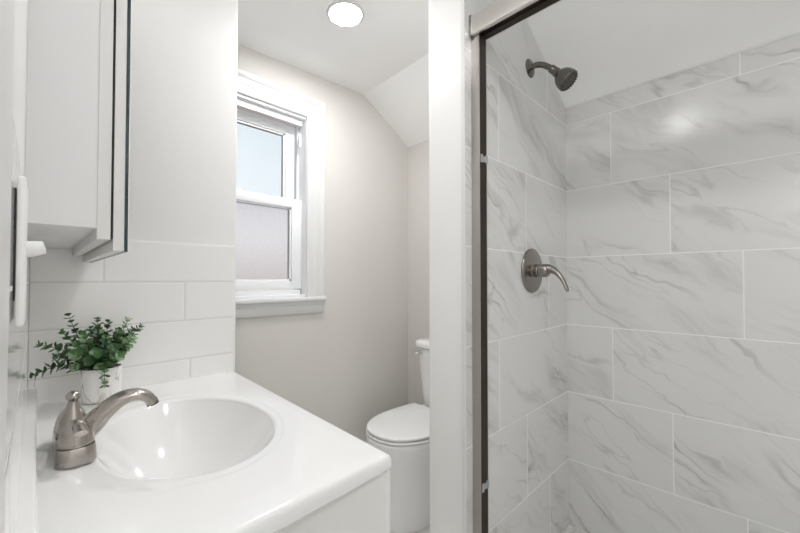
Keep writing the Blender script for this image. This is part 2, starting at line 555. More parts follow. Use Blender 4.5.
def casing_profile_run(bm, pts, inward, outn):
    """sweep a stepped casing profile along mitred points; profile (offset outward from opening, projection)"""
    prof = [(0.0, 0.0), (0.0, 0.010), (0.006, 0.014), (0.016, 0.014), (0.019, 0.011), (0.040, 0.013), (0.046, 0.016), (0.068, 0.017),
            (0.072, 0.021), (0.082, 0.025), (0.092, 0.025), (0.098, 0.020), (0.098, 0.0)]
    rings = []
    for (px, pz), (ox, oz) in zip(pts, outn):
        rings.append([(px + ox * a, YW - b, pz + oz * a) for a, b in prof])
    add_rings(bm, rings, closed=True)
    bmesh.ops.recalc_face_normals(bm, faces=bm.faces)

bm = bm_new()
casing_profile_run(bm, [(WX0, WZ0), (WX0, WZ1), (WX1, WZ1), (WX1, WZ0)], None, [(-1, 0), (-1, 1), (1, 1), (1, 0)])
link('casing', bm, M['trim'], win, 12)
bm = bm_new()
add_box(bm, WX0 - 0.108, WX1 + 0.098, YW - 0.038, YW + 0.03, WZ0 - 0.020, WZ0 + 0.000, bevel=0.006, seg=3)
link('window_stool', bm, M['trim'], win, 40)
bm = bm_new()
ap = [(YW, WZ0 - 0.02), (YW - 0.028, WZ0 - 0.02), (YW - 0.026, WZ0 - 0.030), (YW - 0.018, WZ0 - 0.040), (YW - 0.017, WZ0 - 0.066), (YW - 0.012, WZ0 - 0.078), (YW, WZ0 - 0.080)]
add_prism(bm, ap, WX0 - 0.095, WX1 + 0.095, axis='x')
link('window_apron', bm, M['trim'], win, 30)
# jamb lining and vinyl frame
bm = bm_new()
for x0, x1 in ((WX0, WX0 + 0.002), (WX1 - 0.002, WX1)):
    add_box(bm, x0, x1, YW - 0.001, T, WZ0, WZ1)
add_box(bm, WX0, WX1, YW - 0.001, T, WZ1 - 0.010, WZ1)
add_box(bm, WX0, WX1, YW - 0.001, T, WZ0, WZ0 + 0.012)
# track channel beside the upper sash
for x0, x1 in ((WX0 + 0.002, WX0 + 0.012), (WX1 - 0.012, WX1 - 0.002)):
    add_box(bm, x0, x1, YW + 0.071, YW + 0.0765, WZ0, WZ1)
add_box(bm, WX0 + 0.012, WX1 - 0.012, YW + 0.020, YW + 0.034, WZ1 - 0.040, WZ1 - 0.012)
add_box(bm, WX0 + 0.012, WX1 - 0.012, YW + 0.032, YW + 0.072, WZ0 + 0.008, WZ0 + 0.036)
link('window_frame', bm, M['vinyl'], win, 0)

def sash(name, x0, x1, z0, z1, yf, depth, stile, top, bot, glass, gname):
    bm = bm_new()
    add_box(bm, x0, x0 + stile, yf, yf + depth, z0, z1, bevel=0.002)
    add_box(bm, x1 - stile, x1, yf, yf + depth, z0, z1, bevel=0.002)
    add_box(bm, x0 + stile - 0.002, x1 - stile + 0.002, yf, yf + depth, z1 - top, z1, bevel=0.002)
    add_box(bm, x0 + stile - 0.002, x1 - stile + 0.002, yf, yf + depth, z0, z0 + bot, bevel=0.002)
    # glazing bead, stepped back
    b = 0.008
    gx0, gx1, gz0, gz1 = x0 + stile, x1 - stile, z0 + bot, z1 - top
    add_box(bm, gx0 - 0.001, gx0 + b, yf + 0.008, yf + depth - 0.004, gz0, gz1)
    add_box(bm, gx1 - b, gx1 + 0.001, yf + 0.008, yf + depth - 0.004, gz0, gz1)
    add_box(bm, gx0, gx1, yf + 0.008, yf + depth - 0.004, gz1 - b, gz1 + 0.001)
    add_box(bm, gx0, gx1, yf + 0.008, yf + depth - 0.004, gz0 - 0.001, gz0 + b)
    s = link(name, bm, M['vinyl'], win, 30)
    link(gname, box(gx0, gx1, yf + depth / 2, yf + depth / 2 + 0.004, gz0, gz1), glass, s, 0)
    return s
lower = sash('lower_sash', WX0 + 0.003, WX1 - 0.003, EYE - 0.045, EYE + 0.395, YW + 0.036, 0.034, 0.053, 0.044, 0.040, M['frosted'], 'frosted_pane')
upper = sash('upper_sash', WX0 + 0.022, WX1 - 0.022, EYE + 0.360, EYE + 0.765, YW + 0.077, 0.034, 0.048, 0.042, 0.036, M['glass'], 'clear_pane')
link('sash_stop', box(WX1 - 0.022, WX1 - 0.010, YW + 0.030, YW + 0.045, EYE + 0.655, EYE + 0.725, bevel=0.002), M['vinyl'], win, 30)
link('sash_lock', box(WX0 + 0.33, WX0 + 0.38, YW + 0.040, YW + 0.062, EYE + 0.395, EYE + 0.407, bevel=0.003), M['vinyl'], lower, 30)
link('tilt_latch', box(WX1 - 0.034, WX1 - 0.026, YW + 0.072, YW + 0.077, EYE + 0.44, EYE + 0.466, bevel=0.002), M['vinyl'], upper, 30)

# ------------------------------------------------------------------ ceiling lights
def recessed(x, y, label, power):
    z = zflat2(x, y)
    t = thing('recessed_light', label, 'ceiling light', (x, y, z), 'recessed ceiling lights')
    nrm = Vector((0.045, -0.018, -1)).normalized()
    bm = lathe([(0.061, 0.0), (0.074, 0.0), (0.073, 0.003), (0.067, 0.005), (0.061, 0.003)], (x, y, z), nrm, 56)
    link('trim_ring', bm, M['trim'], t, 40)
    bm = lathe([(0.062, 0.0005), (0.0612, 0.0035), (0.054, 0.0065), (0.030, 0.0088), (0.0, 0.0095)], (x, y, z), nrm, 48)
    link('lens', bm, emit('recessed_lens_glow', (0.985, 0.99, 1.0), power), t, 40)
recessed(0.836, 1.136, 'round recessed light glowing in the ceiling in front of the window', RECESSED[0])
recessed(0.50, 0.36, 'round recessed light in the ceiling above the shower door', RECESSED[1])
recessed(0.45, -0.45, 'added unseen ceiling light brightening the room from the near end of the shower', RECESSED[2])  # unseen light added to brighten the room

# vanity light bar above the mirror cabinet
vl = thing('vanity_light', 'brushed nickel light bar with three round bulbs above the mirror cabinet', 'wall light', (XL - 0.001, 0.88, 1.93))
link('back_plate', box(XL - 0.001, XL + 0.02, 0.64, 1.12, 1.93, 2.01, bevel=0.006), M['nickel'], vl, 35)
for y in (0.72, 0.88, 1.04):
    link('socket', lathe([(0.022, 0.0), (0.022, 0.03), (0.016, 0.038)], (XL + 0.018, y, 1.97), (1, 0, 0), 24), M['nickel'], vl, 35)
    prof = [(0.014, 0.030)] + [(0.038 * math.sin(a), 0.075 - 0.038 * math.cos(a)) for a in [math.pi * k / 16 for k in range(2, 17)]]
    link('bulb', lathe(prof, (XL + 0.018, y, 1.97), (1, 0, 0), 28), M['bulb'], vl, 60)

# globe added in the unseen hall to brighten the room through the doorway
hl = thing('hall_fill_globe', 'added glowing globe brightening the room from the hall', 'pendant lamp', (-0.55, -0.43, 1.60))
link('globe', lathe([(0.15 * math.sin(math.pi * k / 24), 0.15 - 0.15 * math.cos(math.pi * k / 24)) for k in range(25)], (-0.55, -0.43, 1.60), (0, 0, 1), 40), M['fill'], hl, 60)
link('rod', lathe([(0.006, 0.295), (0.006, zflat(-0.55) - 1.60)], (-0.55, -0.43, 1.60), (0, 0, 1), 12), M['nickel'], hl, 40)

# ------------------------------------------------------------------ vanity cabinet
van = thing('vanity_cabinet', 'white laminate vanity cabinet under the sink top', 'cabinet', (0.2, 0.87, 0))
ZT = EYE - 0.305           # counter surface
CT = 0.028                 # counter edge thickness
zc = ZT - CT - 0.001
link('side_panel', prism([(0.0, 0.474), (0.4360, 0.474), (0.4366, 0.490), (0.0, 0.490)], 0.0, zc), M['laminate'], van, 0)
link('side_panel', prism([(0.0, 1.256), (0.4634, 1.256), (0.4640, 1.272), (0.0, 1.272)], 0.0, zc), M['laminate'], van, 0)
link('back_panel', box(0.0, 0.006, 0.490, 1.256, 0.09, zc), M['laminate'], van, 0)
link('bottom_panel', prism([(0.006, 0.490), (0.4366, 0.490), (0.4634, 1.256), (0.006, 1.256)], 0.09, 0.106), M['laminate'], van, 0)
link('toe_kick', prism([(0.37, 0.490), (0.386, 0.490), (0.413, 1.256), (0.397, 1.256)], 0.0, 0.09), M['laminate'], van, 0)
link('front_rail', prism([(0.4206, 0.490), (0.4366, 0.490), (0.4634, 1.256), (0.4474, 1.256)], zc - 0.03, zc), M['laminate'], van, 0)
def lerp_front(t, dx):
    return (0.4360 + 0.0280 * t + dx, 0.474 + 0.798 * t)
for a, b in ((0.0, 0.497), (0.503, 1.0)):
    p = [lerp_front(a, 0.0), lerp_front(a, 0.0145), lerp_front(b, 0.0145), lerp_front(b, 0.0)]
    d = link('door', prism(p, 0.10, ZT - CT - 0.007, bevel=0.0015), M['laminate'], van, 30)
    k = lerp_front(0.44 if a == 0 else 0.56, 0.0145)
    link('knob', lathe([(0.006, 0.0), (0.005, 0.010), (0.014, 0.016), (0.014, 0.022), (0.008, 0.026)], (k[0], k[1], 0.62), (1, 0, 0), 24), M['nickel'], d, 35)

# ------------------------------------------------------------------ vanity top with integral sink
vt = thing('vanity_sink', 'glossy white vanity top with an integral oval sink', 'sink', (0.2, 0.87, ZT - CT))
quad = [(XL, 0.446), (0.4445, 0.4660), (0.4745, YV - 0.0005), (XL, YV - 0.0005)]
BC = (0.230, 0.850)
def edge_hit(c, th, inset):
    d = (math.cos(th), math.sin(th))
    best = None
    n = len(quad)
    for i in range(n):
        (ax, ay), (bx, by) = quad[i], quad[(i + 1) % n]
        ex, ey = bx - ax, by - ay
        l = math.hypot(ex, ey)
        nx, ny = -ey / l, ex / l                      # inward normal (ccw polygon)
        px, py = ax + nx * inset, ay + ny * inset
        den = d[0] * nx + d[1] * ny
        if abs(den) < 1e-9: continue
        t = ((px - c[0]) * nx + (py - c[1]) * ny) / den
        if t > 0 and (best is None or t < best): best = t
    return (c[0] + d[0] * best, c[1] + d[1] * best)
N = 144
angs = [2 * math.pi * i / N for i in range(N)]
for q in quad:                                         # snap the nearest ray on to each corner
    a = math.atan2(q[1] - BC[1], q[0] - BC[0]) % (2 * math.pi)
    k = min(range(N), key=lambda i: abs(((angs[i] - a + math.pi) % (2 * math.pi)) - math.pi))
    angs[k] = a
def ell(c, rx, ry, th, z):
    # point of the ellipse lying on the ray th from BC (approximately concentric)
    r = 1.0 / math.sqrt((math.cos(th) / rx) ** 2 + (math.sin(th) / ry) ** 2)
    return (c[0] + r * math.cos(th), c[1] + r * math.sin(th), z)
rings = []
RI = (0.151, 0.216)                                    # bowl edge
RO = (0.186, 0.256)                                    # outer edge of the dished rim
CO = (0.214, 0.850)
CI = BC
def mixring(f, z):
    out = []
    for th in angs:
        a = ell(CI, RI[0], RI[1], th, z); b = ell(CO, RO[0], RO[1], th, z)
        out.append((a[0] * (1 - f) + b[0] * f, a[1] * (1 - f) + b[1] * f, z))
    return out
rings.append(mixring(0.0, ZT - CT))
for f, dz in ((0.0, -0.0085), (0.05, -0.0066), (0.12, -0.0048), (0.22, -0.0033), (0.34, -0.0024), (0.5, -0.0019), (0.68, -0.0017), (0.80, -0.0014), (0.90, -0.0007), (1.0, -0.0002), (1.10, 0.0)):
    rings.append(mixring(f, ZT + dz))
for inset, dz in ((0.030, 0.0), (0.010, 0.0), (0.0065, -0.0006), (0.0030, -0.0025), (0.0010, -0.0055), (0.0, -0.010), (0.0, -CT + 0.003), (0.002, -CT)):
    rings.append([(*edge_hit(BC, th, inset), ZT + dz) for th in angs])
rings.append(rings[0])
bm = bm_new()
add_rings(bm, rings, cap0=False, cap1=False)
bmesh.ops.remove_doubles(bm, verts=bm.verts, dist=1e-6)
bmesh.ops.recalc_face_normals(bm, faces=bm.faces)
link('counter', bm, M['marble_top'], vt, 60)
# bowl
bm = bm_new()
brings = []
D = 0.125
for k in range(0, 27):
    t = k / 26.0
    s = 1.0 - t
    z = ZT - 0.0085 - (D - 0.0085) * (1.0 - s ** 2.3)
    s = max(s, 0.10)
    brings.append([ell((BC[0] - 0.02 * (1 - s), BC[1]), RI[0] * s, RI[1] * s, th, z) for th in angs])
under = []
for rg in reversed(brings):                              # the outside of the bowl, 7 mm thick
    under.append([(p[0] + (p[0] - BC[0]) * 0.03, p[1] + (p[1] - BC[1]) * 0.03, p[2] - 0.007) for p in rg])
bowl = brings + under[:-1]
bowl.append([(p[0], p[1], ZT - 0.0125) for p in brings[0]])
bowl.append(brings[0])
add_rings(bm, bowl, cap0=False, cap1=False)
bmesh.ops.remove_doubles(bm, verts=bm.verts, dist=1e-6)
bmesh.ops.recalc_face_normals(bm, faces=bm.faces)
basin = link('basin', bm, M['marble_top'], vt, 70)
link('drain', lathe([(0.024, -0.010), (0.024, 0.003), (0.019, 0.004), (0.017, 0.001), (0.0, 0.002)], (BC[0] - 0.018, BC[1], ZT - D + 0.0005), (0, 0, 1), 32), M['nickel'], basin, 35)
link('side_splash', box(XL - 0.0045, 0.0035, 0.449, YV + 0.0035, ZT - 0.001, ZT + 0.036, bevel=0.004, seg=3), M['marble_top'], vt, 35)

# ------------------------------------------------------------------ faucet
FX, FY, FZ = 0.050, 0.874, ZT + 0.0003
fc = thing('faucet', 'brushed nickel two handle faucet on the vanity top', 'faucet', (FX, FY, FZ))
def stadium(cx, cy, hx, hy, z, n=10):
    r = hx * 0.72
    pts = []
    for sx, sy, a0 in ((1, 1, 0.0), (-1, 1, 0.5), (-1, -1, 1.0), (1, -1, 1.5)):
        for i in range(n + 1):
            a = math.pi * (a0 + 0.5 * i / n)
            pts.append((cx + sx * (hx - r) + r * math.cos(a), cy + sy * (hy - r) + r * math.sin(a), z))
    return pts
bm = bm_new()
add_rings(bm, [stadium(FX, FY, 0.0263, 0.079, FZ), stadium(FX, FY, 0.0267, 0.0795, FZ + 0.003), stadium(FX, FY, 0.0256, 0.0775, FZ + 0.024), stadium(FX, FY, 0.0245, 0.0755, FZ + 0.0275), stadium(FX, FY, 0.020, 0.071, FZ + 0.0285)])
bmesh.ops.recalc_face_normals(bm, faces=bm.faces)
link('base_plate', bm, M['nickel'], fc, 35)
for s in (-1, 1):
    y = FY + s * 0.0505
    h = link('handle', lathe([(0.0245, 0.0285), (0.0250, 0.031), (0.0240, 0.034), (0.0232, 0.040), (0.0205, 0.050), (0.0165, 0.058), (0.0125, 0.064), (0.0075, 0.0675), (0.0, 0.0685)], (FX, y, FZ), (0, 0, 1), 40), M['nickel'], fc, 50)
    lv = sweep([(FX, y, FZ + 0.056), (FX + 0.002, y + s * 0.012, FZ + 0.059), (FX + 0.003, y + s * 0.026, FZ + 0.058), (FX + 0.004, y + s * 0.038, FZ + 0.055)], [(0.009, 0.008), (0.0085, 0.0075), (0.0080, 0.0060), (0.0090, 0.0050)], n=20, sub=6)
    link('lever', lv, M['nickel'], h, 50)
    link('collar', lathe([(0.0225, 0.0265), (0.0225, 0.0300)], (FX, y, FZ), (0, 0, 1), 40), M['dark_brown'], h, 35)
hub = lathe([(0.0235, 0.0275), (0.0235, 0.034), (0.0220, 0.042), (0.0185, 0.054), (0.0140, 0.066), (0.0095, 0.077), (0.0075, 0.083), (0.0075, 0.085), (0.0095, 0.087), (0.0112, 0.091), (0.0108, 0.095), (0.0085, 0.0985), (0.0045, 0.101), (0.0, 0.1015)], (FX - 0.001, FY + 0.006, FZ + 0.003), (0, 0, 1), 40)
link('hub', hub, M['nickel'], fc, 50)
sp = sweep([(FX + 0.000, FY, FZ + 0.020), (FX + 0.022, FY - 0.001, FZ + 0.038), (FX + 0.043, FY - 0.002, FZ + 0.060), (FX + 0.066, FY - 0.003, FZ + 0.0765), (FX + 0.088, FY - 0.003, FZ + 0.0805), (FX + 0.106, FY - 0.003, FZ + 0.074), (FX + 0.117, FY - 0.003, FZ + 0.060)],
           [(0.023, 0.021), (0.021, 0.0195), (0.019, 0.0165), (0.0180, 0.0140), (0.0185, 0.0120), (0.0185, 0.0110), (0.0165, 0.0095)], n=32, sub=8, side=(0, 1, 0))
spo = link('spout', sp, M['nickel'], fc, 50)
link('aerator', lathe([(0.0105, -0.004), (0.0105, 0.006), (0.0085, 0.0065)], (FX + 0.1165, FY - 0.003, FZ + 0.0605), (0.35, 0, -1), 28), M['nickel_dark'], spo, 35)

# ------------------------------------------------------------------ potted plant
PX, PY = 0.119, 1.195
pl = thing('potted_plant', 'small green leafy plant in a white veined pot on the vanity top', 'plant', (PX, PY, ZT))
link('pot', lathe([(0.0, 0.0005), (0.0370, 0.0005), (0.0400, 0.003), (0.0410, 0.020), (0.0420, 0.055), (0.0425, 0.082), (0.0418, 0.084), (0.0396, 0.083), (0.0385, 0.068), (0.0, 0.066)], (PX, PY, ZT), (0, 0, 1), 56), M['pot'], pl, 40)
link('moss', lathe([(0.0, 0.064), (0.0382, 0.066), (0.033, 0.076), (0.020, 0.081), (0.0, 0.082)], (PX, PY, ZT), (0, 0, 1), 32), M['soil'], pl, 60)
def add_leaf(bm, base, d, nrm, size):
    d = d.normalized()
    s = d.cross(nrm).normalized()
    nrm = s.cross(d).normalized()
    outline = [(0.0, 0.0), (0.20, 0.30), (0.50, 0.47), (0.80, 0.36), (1.0, 0.0), (0.80, -0.36), (0.50, -0.47), (0.20, -0.30)]
    c = bm.verts.new(base + d * size * 0.5 - nrm * size * 0.10)
    vs_ = [bm.verts.new(base + d * size * a + s * size * b + nrm * size * (0.10 * abs(b) * 2)) for a, b in outline]
    for i in range(8):
        f = bm.faces.new((c, vs_[i], vs_[(i + 1) % 8]))
        f.material_index = 0
def sprig(tip, root, lift, n, leaf, rng):
    p0 = Vector(root); p2 = Vector(tip)
    mid = (p0 + p2) / 2 + Vector((0, 0, lift))
    path = catmull([p0, mid, p2], 10)
    bm = bm_new()
    add_sweep(bm, [path[0], path[5], path[10], path[15], path[20]], [(0.0013, 0.0013), (0.0012, 0.0012), (0.0010, 0.0010), (0.0008, 0.0008), (0.0005, 0.0005)], n=6, sub=3)
    for f in bm.faces: f.material_index = 1
    tot = len(path) - 1
    for k in range(n):
        t = 0.16 + 0.84 * k / (n - 1)
        i = min(int(t * tot), tot - 1)
        p = path[i].lerp(path[i + 1], t * tot - i)
        d = (path[i + 1] - path[i]).normalized()
        s, u = frame_for(d)
        a = (k % 2) * math.pi / 2 + rng.uniform(-0.35, 0.35)
        side = s * math.cos(a) + u * math.sin(a)
        size = leaf * (1.0 - 0.48 * max(0.0, t - 0.35) / 0.65) * rng.uniform(0.85, 1.12)
        for q in (-1, 1):
            ld = (side * q + d * 0.55 + Vector((0, 0, rng.uniform(-0.15, 0.2)))).normalized()
            add_leaf(bm, p, ld, d + Vector((0, 0, 0.4)), size)
    # terminal bud
    add_leaf(bm, path[-1], (path[-1] - path[-2]), Vector((0, 0, 1)), leaf * 0.35)
    return bm
rng = random.Random(11)
RT = EYE - 0.228
tips = [  # tip, lift, pairs, leaf size
    ((-0.0035, 1.200, 0.897), 0.020, 11, 0.0175), ((0.006, 1.180, 0.970), 0.014, 10, 0.0180), ((0.056, 1.205, 1.031), 0.006, 9, 0.0170),
    ((0.045, 1.225, 0.990), 0.010, 8, 0.0165), ((0.113, 1.225, 1.016), 0.004, 9, 0.0170), ((0.106, 1.150, 1.000), 0.010, 8, 0.0195),
    ((0.172, 1.190, 1.014), 0.006, 10, 0.0165), ((0.198, 1.175, 0.996), 0.014, 10, 0.0165), ((0.178, 1.140, 0.972), 0.012, 8, 0.0175),
    ((0.185, 1.205, 0.985), 0.012, 8, 0.0180), ((0.136, 1.240, 1.006), 0.004, 8, 0.0170), ((0.078, 1.130, 0.990), 0.010, 8, 0.0185),
    ((0.060, 1.130, 0.948), 0.016, 8, 0.0190), ((0.118, 1.122, 0.868), 0.040, 7, 0.0200), ((0.100, 1.110, 0.950), 0.014, 7, 0.0210),
    ((0.135, 1.115, 0.958), 0.012, 7, 0.0205), ((0.088, 1.120, 0.930), 0.016, 6, 0.0210), ((0.158, 1.235, 0.985), 0.006, 7, 0.0170),
    ((0.034, 1.195, 0.935), 0.016, 8, 0.0180), ((0.075, 1.240, 0.985), 0.008, 7, 0.0170), ((0.122, 1.145, 0.978), 0.010, 7, 0.0200),
    ((0.148, 1.130, 0.930), 0.016, 6, 0.0200), ((0.095, 1.180, 0.998), 0.008, 8, 0.0190), ((0.150, 1.170, 0.985), 0.010, 8, 0.0185),
    ((0.072, 1.165, 0.965), 0.012, 7, 0.0190), ((0.116, 1.175, 0.985), 0.006, 7, 0.0195), ((0.062, 1.150, 0.915), 0.020, 6, 0.0185),
    ((0.168, 1.160, 0.945), 0.016, 7, 0.0185),
]
for tip, lift, n, leaf in tips:
    a = rng.uniform(0, 6.28); r = rng.uniform(0.004, 0.022)
    root = (PX + r * math.cos(a) * 0.6 + (tip[0] - PX) * 0.16, PY + r * math.sin(a) * 0.6 + (tip[1] - PY) * 0.16, RT)
    link('sprig', sprig(tip, root, lift, n + 2, min(leaf * 1.4, 0.0235), rng), [M['leaf'], M['stem']], pl, 70)

# ------------------------------------------------------------------ mirror cabinet
YN = 0.73
mc = thing('mirror_cabinet', 'white mirror cabinet hung on the wall above the vanity', 'cabinet', (XL, 1.0, EYE + 0.0805))
CZ = 1.84
link('body', box(XL - 0.0007, 0.0648, YN + 0.002, YV - 0.004, EYE + 0.0805, CZ), M['laminate_grey'], mc, 0)
bm = bm_new()
f0, f1, fz = 0.0646, 0.0815, EYE + 0.0630
add_box(bm, f0, f1, YN, YN + 0.045, fz, CZ + 0.015, bevel=0.0008)
add_box(bm, f0, f1, YV - 0.049, YV - 0.004, fz, CZ + 0.015, bevel=0.0008)
add_box(bm, f0, f1, YN + 0.044, YV - 0.048, fz, fz + 0.045, bevel=0.0008)
add_box(bm, f0, f1, YN + 0.044, YV - 0.048, CZ - 0.03, CZ + 0.015, bevel=0.0008)
link('face_frame', bm, M['laminate'], mc, 0)
dr = link('door', box(0.0848, 0.0992, YN, YV - 0.004, EYE + 0.0460, CZ + 0.02, bevel=0.0008), M['laminate'], mc, 0)
link('door_gap_shade', box(0.0815, 0.0848, YN + 0.004, YV - 0.01, EYE + 0.066, CZ + 0.01), M['dark_gap'], mc, 0)  # dark strip standing in for the shade between frame and door
link('mirror_backing', box(0.0992, 0.1036, YN - 0.0005, YV - 0.0035, EYE + 0.0450, CZ + 0.02), M['mirror_edge'], dr, 0)
link('mirror', box(0.1036, 0.1040, YN, YV - 0.004, EYE + 0.0455, CZ + 0.02), M['mirror'], dr, 0)

# ------------------------------------------------------------------ light switch
sw = thing('light_switch', 'white toggle light switch on the wall beside the mirror cabinet', 'light switch', (XL, 0.435, EYE + 0.022))
link('plate_gap_shade', box(XL, XL + 0.0012, 0.4015, 0.470, EYE - 0.016, EYE + 0.070), M['dark_gap'], sw, 0)  # dark sliver painted in as the shadow behind the plate
link('cover_plate', box(XL + 0.0012, -0.0066, 0.400, 0.472, EYE - 0.036, EYE + 0.080, bevel=0.0025, seg=3), M['switch'], sw, 35)
link('toggle', sweep([(-0.009, 0.436, EYE + 0.025), (-0.002, 0.435, EYE + 0.0262), (0.0042, 0.434, EYE + 0.0275)], [(0.0045, 0.0068), (0.0042, 0.0064), (0.0036, 0.0052)], n=16, sub=5, side=(0, 1, 0)), M['switch'], sw, 40)

# ------------------------------------------------------------------ toilet
TY = 1.228
to = thing('toilet', 'white two piece toilet with closed lid beside the window wall', 'toilet', (1.35, TY, 0))
def d_outline(xf, xb, hw, z, n=28, p=2.2, xm=None, hb=None):
    """rounded front at xf, blunt back at xb; widest at xm"""
    xm = xf + 0.24 if xm is None else xm
    hb = hw if hb is None else hb
    pts = []
    for i in range(n + 1):                       # front arc from +y round to -y
        a = math.pi / 2 + math.pi * i / n
        c, s = math.cos(a), math.sin(a)
        pts.append((xm - (xm - xf) * abs(c) ** (2 / p), TY + hw * math.copysign(abs(s) ** (2 / p), s), z))
    m = 8
    for i in range(1, m + 1):
        t = i / m
        pts.append((xm + (xb - xm) * t, TY - (hw + (hb - hw) * t * t), z))
    for i in range(0, m):
        t = 1 - i / m
        pts.append((xm + (xb - xm) * t, TY + (hw + (hb - hw) * t * t), z))
    return pts
bm = bm_new()
add_rings(bm, [d_outline(1.118, 1.58, 0.145, 0.0, hb=0.135), d_outline(1.114, 1.58, 0.149, 0.006, hb=0.14), d_outline(1.116, 1.58, 0.147, 0.10, hb=0.14),
               d_outline(1.114, 1.58, 0.149, 0.19, hb=0.14), d_outline(1.110, 1.585, 0.153, 0.235, hb=0.145), d_outline(1.096, 1.595, 0.164, 0.285, hb=0.155),
               d_outline(1.078, 1.61, 0.176, 0.335, hb=0.165), d_outline(1.070, 1.62, 0.181, 0.375, hb=0.17), d_outline(1.070, 1.62, 0.181, 0.394, hb=0.17), d_outline(1.076, 1.62, 0.177, 0.3990, hb=0.168), d_outline(1.09, 1.62, 0.16, 0.3995, hb=0.16)])
bmesh.ops.recalc_face_normals(bm, faces=bm.faces)
link('bowl', bm, M['ceramic'], to, 50)
bm = bm_new()
add_rings(bm, [d_outline(1.080, 1.49, 0.176, 0.4040, hb=0.150), d_outline(1.073, 1.49, 0.183, 0.4050, hb=0.155), d_outline(1.071, 1.49, 0.185, 0.4090, hb=0.155), d_outline(1.073, 1.49, 0.183, 0.4126, hb=0.153), d_outline(1.090, 1.49, 0.168, 0.4130, hb=0.14)])
bmesh.ops.recalc_face_normals(bm, faces=bm.faces)
link('seat', bm, M['seat'], to, 40)
bm = bm_new()
add_rings(bm, [d_outline(1.078, 1.505, 0.179, 0.4194, hb=0.166), d_outline(1.075, 1.505, 0.182, 0.4215, hb=0.170), d_outline(1.075, 1.505, 0.182, 0.4280, hb=0.170), d_outline(1.079, 1.504, 0.178, 0.4315, hb=0.166), d_outline(1.090, 1.50, 0.168, 0.4332, hb=0.148), d_outline(1.135, 1.49, 0.13, 0.4350, hb=0.12), d_outline(1.22, 1.46, 0.06, 0.4360, hb=0.06)])
bmesh.ops.recalc_face_normals(bm, faces=bm.faces)
link('lid', bm, M['seat'], to, 40)
for s in (-1, 1):
    link('hinge', sweep([(1.485, TY + s * 0.055, 0.424), (1.485, TY + s * 0.095, 0.424)], [(0.011, 0.011), (0.011, 0.011)], n=14, sub=2), M['seat'], to, 50)
def tank_ring(x0, x1, hw, r, z, n=8):
    pts = []
    for i in range(n + 1):                     # front left corner (+y), then front right
        a = math.pi / 2 + (math.pi / 2) * i / n
        pts.append((x0 + r + r * math.cos(a), TY + hw - r + r * math.sin(a), z))
    for i in range(n + 1):
        a = math.pi + (math.pi / 2) * i / n
        pts.append((x0 + r + r * math.cos(a), TY - hw + r + r * math.sin(a), z))
    pts.append((x1, TY - hw, z)); pts.append((x1, TY + hw, z))
    return pts
bm = bm_new()
add_rings(bm, [tank_ring(1.545, 1.640, 0.145, 0.07, 0.402), tank_ring(1.528, 1.645, 0.160, 0.08, 0.425), tank_ring(1.522, 1.645, 0.168, 0.085, 0.50), tank_ring(1.508, 1.645, 0.176, 0.09, 0.62), tank_ring(1.500, 1.645, 0.184, 0.09, 0.742)])
bmesh.ops.recalc_face_normals(bm, faces=bm.faces)
tk = link('tank', bm, M['ceramic'], to, 50)
bm = bm_new()
add_rings(bm, [tank_ring(1.498, 1.648, 0.186, 0.09, 0.743), tank_ring(1.491, 1.650, 0.194, 0.094, 0.748), tank_ring(1.490, 1.650, 0.195, 0.094, 0.766), tank_ring(1.495, 1.650, 0.191, 0.092, 0.776), tank_ring(1.51, 1.645, 0.177, 0.085, 0.780)])
bmesh.ops.recalc_face_normals(bm, faces=bm.faces)
link('tank_lid', bm, M['ceramic'], to, 50)
nd = Vector((-0.97, 0.24, 0)).normalized()
lp = Vector((1.506, 1.342, 0.716))
lv = link('flush_lever', lathe([(0.0, -0.010), (0.016, -0.004), (0.017, 0.004), (0.014, 0.009), (0.008, 0.012), (0.0, 0.013)], lp, nd, 24), M['chrome'], tk, 40)
link('lever_arm', sweep([lp + nd * 0.010, lp + nd * 0.020 + Vector((-0.004, 0.008, 0.001)), lp + nd * 0.024 + Vector((-0.003, 0.022, 0.003)), lp + nd * 0.024 + Vector((-0.003, 0.034, 0.003))], [(0.005, 0.005), (0.005, 0.005), (0.0055, 0.004), (0.006, 0.004)], n=12, sub=5), M['chrome'], lv, 50)

# ------------------------------------------------------------------ shower door frame
sf = thing('shower_door_frame', 'brushed metal shower door frame with wall jamb and overhead track', 'shower frame', (0.98, -0.1, 0.10))
JX0, JX1, JY = 0.9580, 1.0010, 0.6120
bm = bm_new()
add_box(bm, JX0, JX0 + 0.003, JY, YS, 0.10, EYE + 0.763)
add_box(bm, JX1 - 0.003, JX1, JY, YS, 0.10, EYE + 0.763)
link('wall_jamb', bm, M['jamb'], sf, 0)
link('jamb_shade', box(JX0 + 0.003, JX1 - 0.0002, JY + 0.0004, YS - 0.001, 0.10, EYE + 0.763), M['dark_brown'], sf, 0)  # dark box in the channel, its shade put into the colour
HX0, HX1, HZ0, HZ1 = 0.945, 1.008, EYE + 0.7615, EYE + 0.825
bm = bm_new()
